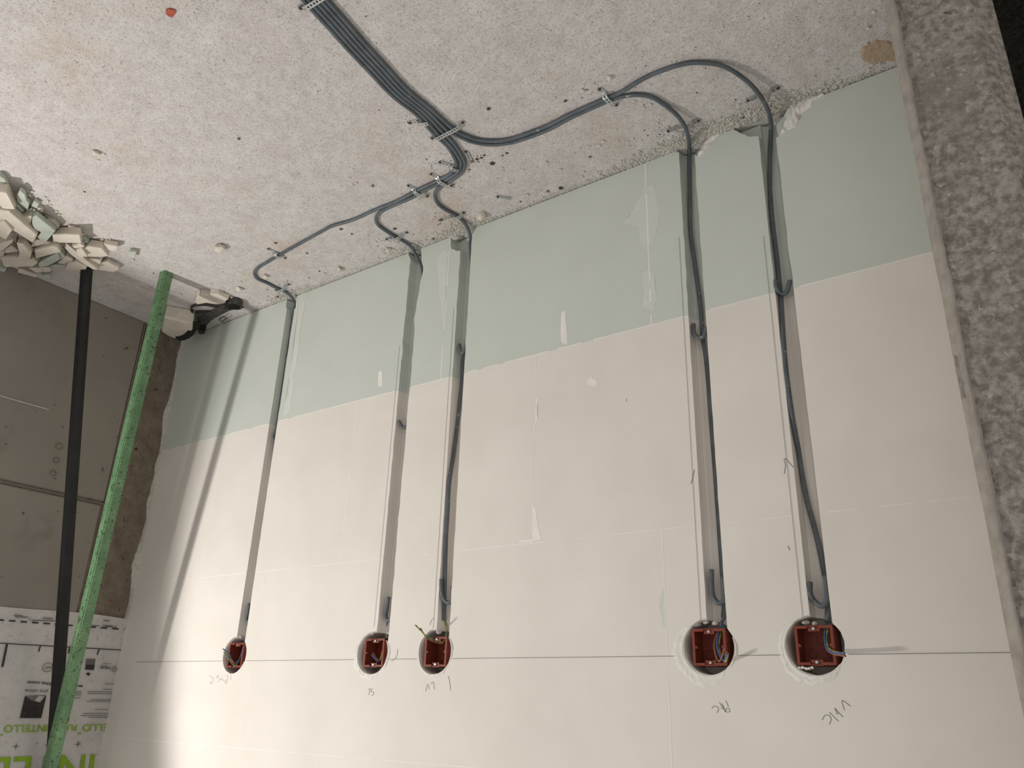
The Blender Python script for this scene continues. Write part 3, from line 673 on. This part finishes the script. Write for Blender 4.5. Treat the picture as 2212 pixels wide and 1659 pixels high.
strap((880,399), (925,425), .40, .80, hc, 'shiny perforated strap over two cables before the SL cable turns off')
strap((578,536), (618,558), .42, .66, hc, 'small shiny perforated strap on the single cable before its hairpin')
strap((626,613), (595,627), .42, .78, hc, 'small perforated strap on the single cable just before the end-wall chase')
strap((833,517), (881,501), .34, .62, hc, 'perforated strap on the SL cable near the plaster wall')
strap((951,475), (1004,458), .55, .82, hc, 'perforated strap on the LV cable near the plaster wall')
strap((1293,190), (1333,228), .36, .78, hc, 'shiny perforated strap on two cables where the PAC and VMC cables part')
strap((1440,283), (1512,258), .46, .62, hc+.012, 'wavy perforated strap on the PAC cable near the plaster wall', tail=1.2)
strap((1612,217), (1684,187), .46, .60, hc+.016, 'wavy perforated strap on the VMC cable near the plaster wall', tail=1.2)
strap((1074,424), (1104,429), 2, 3, 0, 'loose offcut of perforated strap lying flat on the floor')
strap((1006,326), (1019,352), 2, 3, 0, 'loose tail of perforated strap outside the three-cable bend')

# ------------------------------------------------------------------ rubble heap
RB = lambda L: [(x/6.913, 370+y/6.913) for x, y in L]
chunks = [
 ('g', 2, 2, [(-20,60),(10,72),(60,105),(115,190),(40,172),(-20,150)]), ('w', 5.5, 4.2, [(-30,295),(95,315),(185,490),(222,575),(50,570),(-30,480)]),
 ('g', 2.6, 1.6, [(305,262),(370,330),(395,440),(437,490),(405,612),(330,540),(260,460),(255,350)]), ('g', 2.2, 2, [(225,480),(290,520),(350,590),(360,602),(230,640)]),
 ('g', 1.2, 1.2, [(250,645),(480,530),(490,660),(250,668)]), ('g', 1.6, 1.4, [(505,440),(580,490),(550,558),(465,520)]), ('g', 1.5, 1.4, [(490,555),(565,600),(555,640),(492,640)]),
 ('w', 1.5, 1.4, [(565,540),(640,560),(650,610),(600,615),(560,580)]), ('w', 6, 3.2, [(-20,560),(140,590),(240,680),(550,970),(490,1100),(180,880),(60,760),(-20,715)]),
 ('w', 3.8, 2.2, [(235,685),(470,680),(465,770),(415,828),(280,750)]), ('g', 4.4, 2.4, [(485,680),(550,648),(700,780),(830,900),(690,1068),(620,1070),(555,990),(615,920),(580,890),(510,870),(480,770)]),
 ('w', 1.8, 1.8, [(705,725),(800,740),(890,835),(860,865),(790,840)]), ('w', 1.2, 1.2, [(1010,818),(1100,840),(1160,870),(1090,902),(1050,890)]), ('w', 4.2, 3.4, [(770,960),(980,932),(1200,920),(1225,1065),(785,1095)]),
 ('w', 3.8, 2.2, [(450,1115),(550,1015),(780,1080),(720,1090)]), ('g', 2, 2, [(1235,990),(1320,1060),(1310,1110),(1220,1080)]), ('w', 4.8, 1.6, [(1075,1125),(1200,1080),(1265,1125),(1110,1155)]),
 ('w', 4.8, 1.6, [(1130,1180),(1210,1150),(1310,1265),(1190,1280)]), ('w', 3.6, 3.2, [(1230,1150),(1330,1110),(1520,1140),(1620,1270),(1540,1290),(1210,1285)]),
 ('w', 3.8, 1.8, [(960,1170),(975,1110),(1130,1210),(1300,1330),(1490,1450),(1400,1440),(1200,1340),(1040,1240)]), ('w', 2.2, 2.0, [(1340,1400),(1600,1350),(1770,1440),(1780,1475),(1690,1512),(1480,1470)]),
 ('w', 2.8, 2.2, [(1310,1300),(1480,1310),(1510,1340),(1480,1445)]), ('w', 3.6, 3.4, [(960,1470),(1010,1380),(1160,1330),(1310,1410),(1280,1470),(1160,1520),(1040,1515)]),
 ('w', 1.5, 1.5, [(1320,1480),(1400,1450),(1460,1490),(1430,1530),(1345,1520)]), ('w', 2.4, 2.4, [(1525,1140),(1560,1085),(1760,1110),(1755,1160),(1700,1188),(1530,1180)]),
 ('g', 1.8, 1.8, [(1905,1260),(1935,1195),(2035,1210),(2010,1300)]), ('w', 5.2, 3, [(510,1180),(780,1095),(870,1120),(910,1200),(700,1270),(520,1340)]),
 ('g', 4.4, 3, [(570,1370),(590,1350),(720,1290),(860,1240),(890,1340),(720,1410),(590,1415)]), ('g', 3, 2.4, [(870,1130),(910,1190),(980,1290),(970,1320),(890,1330),(880,1240)]),
 ('w', 6.6, 3.2, [(255,1050),(350,1070),(470,1230),(445,1320),(310,1390),(255,1340),(290,1230)]), ('w', 5.4, 4.4, [(10,1290),(250,1275),(490,1300),(560,1370),(500,1420),(70,1445),(30,1400)]),
 ('w', 6.4, 3.2, [(-20,1080),(195,1030),(190,1070),(60,1160),(-20,1190)]), ('w', 7, 4, [(-20,760),(60,750),(185,880),(90,1010),(-20,960)]), ('w', 4.8, 3, [(75,1160),(160,1110),(270,1190),(260,1210),(75,1210)]),
 ('w', 3.2, 3.0, [(270,1450),(300,1445),(560,1560),(540,1605),(265,1505)]), ('w', 3, 2.8, [(410,1440),(620,1430),(640,1500),(545,1525)]), ('w', 2.6, 2.4, [(600,1420),(760,1440),(755,1510),(640,1510)]),
 ('g', 2, 2, [(615,1555),(750,1535),(745,1620),(650,1610)]), ('g', 3, 3, [(-20,1420),(95,1470),(40,1540),(-20,1540)]), ('g', 2.4, 2.2, [(750,1420),(830,1390),(950,1390),(900,1440),(820,1450)]),
 ('w', 2.8, 2.4, [(850,1390),(1000,1250),(1100,1310),(1060,1350),(940,1400)]), ('w', 5, 3, [(-20,1200),(70,1180),(50,1270),(-20,1280)]),
 ('w', 2.6, 2.5, [(250,900),(430,940),(480,1090),(300,1060)]), ('w', 2.4, 2.3, [(100,980),(240,1000),(250,1140),(90,1120)]), ('w', 2.2, 2.1, [(430,1120),(640,1140),(600,1340),(440,1300)])]
lone = {24: ('chunk', 'squarish white plaster block lying alone at the edge of the heap'), 25: ('chunk', 'small pale green plaster cube lying alone between heap and prop')}
CL = {1: 'thick white block with a sloping face beside the pointed greenish shard', 2: 'pointed greenish shard at the edge of the rubble heap', 8: 'long white slab lying across the middle of the heap',
 10: 'notched greenish slab lying in the rubble heap', 11: 'oval white flake at the edge of the heap beside the notched slab', 12: 'thin white splinter lying just clear of the heap', 13: 'rectangular white block beside the notched greenish slab',
 18: 'broad white wedge between the rectangular block and the squarish lone block', 19: 'narrow white splinter lying over the foot of the black tube', 20: 'pointed white slab at the end of the heap by the black tube',
 22: 'rounded white lump against the foot of the black tube', 23: 'small white pebble-like piece at the foot of the black tube', 26: 'wide white block behind the rectangular one, over the rough greenish slab', 27: 'rough-edged pale greenish slab amid white chunks',
 29: 'bent white piece lying on top of the heap', 30: 'long white block lying along the concrete wall', 32: 'tall white block on the highest part of the heap', 34: 'thin white slat sloping down against the concrete wall', 37: 'small greenish block against the foot of the concrete wall'}
for i, (c, h, t, L) in enumerate(chunks):
    P = [fl(u, v, FZ+h/100) for u, v in RB(L)]; cc = sum(P, Vector())/len(P)
    tx, ty = rnd.uniform(-.10, .10), rnd.uniform(-.10, .10)
    P = [p+Vector((0, 0, (p.x-cc.x)*tx+(p.y-cc.y)*ty)) for p in P]
    t = min(t, h-.05)
    hv = Vector((cc.x-CAM.x, cc.y-CAM.y, 0)).normalized()*(t/100*.5)
    o = prism(MB(), P, hv+Vector((rnd.uniform(-.003, .003), rnd.uniform(-.003, .003), -t/100)), .06, .05).build('plaster_chunk', 'chunkg' if c == 'g' else 'chunkw')
    if i in CL: tag(o, CL[i], 'plaster chunk', 'broken plaster in the rubble heap')
    elif i in lone: tag(o, lone[i][1], 'plaster chunk', 'broken plaster from the chases')
    elif c == 'g': tag(o, 'broken greenish plaster chunk in the rubble heap', 'plaster chunk', 'greenish chunks in the rubble heap')
    else: tag(o, 'broken off-white plaster chunk in the rubble heap', 'plaster chunk', 'off-white chunks in the rubble heap')
# two larger broken pieces in the corner
RC2 = lambda L: [(330+x/10.05, 610+y/10.05) for x, y in L]
P = [fl(u, v, FZ+.055) for u, v in RC2([(250,760),(430,800),(680,870),(870,890),(870,1020),(760,1130),(640,1210),(460,1220),(330,1160),(190,1070)])]
for p in P: p.y = min(p.y, -.012)
tag(prism(MB(), P, Vector((0, -.004, -.053)), .12, .04).build('plaster_chunk', 'chunkw'), 'large white plaster chunk in the corner behind the green prop', 'plaster chunk', 'large plaster pieces in the corner')
P = [fl(u, v, FZ+.022) for u, v in RC2([(920,440),(950,350),(1040,262),(1220,290),(1260,255),(1430,270),(1640,380),(1520,450),(1380,485),(1150,450),(960,485)])]
mbk = prism(MB(), P, Vector((0, -.002, -.021)), .10, .10)
tag(mbk.build('plaster_chunk', 'chunkw'), 'flat cracked white plaster piece beside the black webbing strap', 'plaster chunk', 'large plaster pieces in the corner')

# webbing strap lying in the corner
rt = empty('webbing_strap', fl(452, 690))
def web(px, zs, width, up, mat, name, t=.003):
    P = smooth_path([fl(u, v, FZ+z) for (u, v), z in zip(RC2(px), zs)], 5); dirs = []; nr = []
    for i in range(len(P)):
        d = (P[min(i+1, len(P)-1)]-P[max(i-1, 0)]).normalized()
        if up: w = Vector((0, 0, 1)); w = (w-d*d.z).normalized()
        else: w = Vector((d.y, -d.x, 0)).normalized()
        dirs.append(w); nr.append(d.cross(w))
    return MB().ribbon(P, width, dirs, nr, t).build(name, mat, rt)
web([(1900,500),(1600,560),(1350,680),(1150,800),(1040,930)], [.012,.014,.016,.022,.03], .040, False, 'webbing', 'strap_band', .004)
web([(1560,500),(1640,400),(1760,380),(1890,420),(1940,500),(1850,530),(1700,520),(1560,540)], [.014]*8, .026, True, 'webbing', 'strap_loop')
web([(1600,480),(1400,520),(1150,480),(930,500),(830,560),(900,640),(1100,640),(1320,640)], [.008]*8, .014, True, 'webbing', 'loose_loop', .002)
web([(960,880),(930,960),(850,1060),(740,1170),(620,1225),(530,1230)], [.05,.05,.055,.058,.06,.06], .028, False, 'black', 'rubber_tail', .005)
c = fl(*RC2([(1080,960)])[0], FZ+.028)
bm = bmesh.new(); bmesh.ops.create_cube(bm, size=1)
for v in bm.verts: v.co = c+Matrix.Rotation(.5, 3, 'Z') @ Vector((v.co.x*.040, v.co.y*.026, v.co.z*.052))
bmesh.ops.bevel(bm, geom=bm.edges[:], offset=.005, segments=2, affect='EDGES')
me = bpy.data.meshes.new('buckle'); bm.to_mesh(me); bm.free(); me.materials.append(M['black']); link('buckle', me, rt)
q = [fl(*p, FZ+.02) for p in RC2([(1440,800),(1540,740),(1610,770),(1500,860),(1440,800)])]; MB().tube(q, .0022, 6).build('wire_ring', 'webbing', rt)
tag(rt, 'dark webbing strap with loop and black buckle lying in the corner', 'strap')

# ------------------------------------------------------------------ single stones and crumbs on the floor
def stone(px, r, mat, label, group, name='plaster_crumb', flat=.6, seed=0, cat='crumb'):
    r = r/ (F_PX/((fl(*px)-CAM).length)); c = fl(*px); c.z = FZ+r*flat*.75
    o = lump(MB(), c, r, (1, .8, flat), seed, .35, 1).build(name, mat); return tag(o, label, cat, group)
special = [((478,529),13,'chunkw','off-white plaster flake standing between prop and single cable'), ((208,327),8,'chunkw','bright white plaster chip out on the open floor near the heap'),
 ((1040,462),13,'chunkw','pale pointed stone against the wall foot beside the LV chase'), ((517,621),8,'chunkw','rounded pale crumb near the webbing strap'),
 ((574,594),8,'chunkw','pale stone inside the cable hairpin'), ((840,536),8,'chunkw','pale stone below the strap of the SL cable'), ((733,578),8,'chunkw','pale flake at the wall foot between the end-wall and SL chases'),
 ((1258,194),6,'chunkw','white crumb beside the shiny strap where two cables part'), ((1316,166),7,'chunkw','larger white crumb above the shiny strap where two cables part')]
for i, (px, r, mt, lb) in enumerate(special): stone(px, r, mt, lb, 'single pale stones on the floor', 'plaster_chip', .7, i+2, 'plaster chip')
P = [fl(u, v, FZ+.004) for u, v in ((358,22),(366,20),(378,23),(378,31),(372,38),(364,36),(358,30))]
tag(prism(MB(), P, Vector((0, 0, -.0035)), .02, .06).build('tile_shard', 'red'), 'small red half-round shard of fired clay', 'shard')
white = [(213,345),(225,332),(1356,305),(1295,313),(1303,304),(1370,218),(1405,225),(1390,232),(1335,304),(1384,303),(755,384),(770,394),(762,398),(1887,25),(1876,59),(1737,190),(1602,330),(1420,266),(1416,270),(1455,240),(1330,280),(1270,315),(1240,330),(520,608),(575,625),(640,640),(610,630),(700,590),(815,556),(830,540),(665,600),(1085,362),(1130,366),(1075,385),(1100,395),(1140,420),(1180,350),(1210,365),(1260,370),(1290,370),(122,455),(128,462),(110,442),(104,433),(98,425),(70,412),(64,420),(78,430),(84,440),(92,448),(100,466),(108,472),(155,487),(238,515),(220,516),(270,585),(288,560),(390,635),(420,630),(455,612),(330,590),(500,640)]
for i, p in enumerate(white): stone(p, rnd.uniform(2.6, 4.6), 'chunkw', 'small off-white plaster crumb on the dusty floor', 'small pale crumbs on the floor', seed=i*1.3)
dark = [((1221,217),5),((1275,338),5),((1055,234),6),((805,400),6),((1063,352),8),((1183,412),6),((1212,405),7),((1124,435),4),((1604,252),6),((1020,347),5),((1030,343),5),((1014,366),4),((1046,335),4),((936,515),5),((853,493),5),((663,546),4),((596,524),4),((600,640),5),((950,475),4),((970,505),4),((183,414),3),((516,299),5),((1040,340),4),((1085,336),4),((1095,330),4),((760,505),4),((737,494),5),((870,517),4),((690,585),3),((1505,200),3)]
for i, (p, r) in enumerate(dark): stone(p, r*.8, 'stone' if i % 2 else 'dirt', 'small dark brown pebble on the dusty floor', 'small dark pebbles on the floor', 'pebble', .45, i*.9, 'pebble')

# ------------------------------------------------------------------ uncountable grit
octv = [(1,0,0),(-1,0,0),(0,1,0),(0,-1,0),(0,0,1),(0,0,-1)]; octf = [(0,2,4),(2,1,4),(1,3,4),(3,0,4),(2,0,5),(1,2,5),(3,1,5),(0,3,5)]
def grit(n, place, r0, r1, mat, label, name, seed):
    r = random.Random(seed); mb = MB()
    for i in range(n):
        x, y, s = place(r); rad = (r0+(r1-r0)*r.random()**3)*s; an = r.random()*6.28; ca, sa = math.cos(an)*rad, math.sin(an)*rad; e = .6+.6*r.random()
        zh = rad*(.5+.4*r.random())
        mb.add([(x+ca*e, y+sa*e, FZ+zh*.3), (x-ca*e, y-sa*e, FZ+zh*.4), (x-sa, y+ca, FZ+zh*.3), (x+sa, y-ca, FZ+zh*.5), (x+ca*.2, y, FZ+zh*1.3), (x, y, FZ-zh*.3)], octf)
    return tag(mb.build(name, mat), label, 'grit', kind='stuff')
def anyw(r): return (r.uniform(-.66, 2.05), -1.5*r.random()**1.3-.005, 1)
grit(5200, anyw, .0005, .0022, 'crumb', 'fine pale grit scattered over the floor', 'floor_grit', 11)
grit(1100, anyw, .0005, .0021, 'dirt', 'fine dark grit scattered over the floor', 'dark_floor_grit', 12)
spots = [(-.32, .09, 900), (-.12, .10, 1000), (.62, .05, 450), (1.40, .06, 350), (.82, .05, 250), (-.22, .12, 700)]
pool = [s for s in spots for _ in range(s[2]//50)]
def foot(r):
    if r.random() < .62:
        c = pool[int(r.random()*len(pool))]; x = r.gauss(c[0], c[1]); return (x, -abs(r.gauss(0, .022))+.004, 1.5)
    return (r.uniform(-.66, 1.9), -abs(r.gauss(0, .010))+.002, .9)
grit(9000, foot, .0010, .0042, 'crumb', 'pale plaster crumbs heaped along the foot of the plaster wall', 'wall_foot_crumbs', 13)
def clip_spots(r):
    c = [(1010,350),(1020,345),(985,380),(900,420),(1440,283),(1612,217),(950,470),(833,517),(1300,195),(980,405),(612,612),(885,262),(940,350)][int(r.random()*13)]
    p = fl(*c); return (r.gauss(p.x, .022), min(-.004, r.gauss(p.y, .014)), 1)
grit(600, clip_spots, .0006, .0026, 'dirt', 'dark drilling dust beside the cable straps', 'drilling_dust', 14)
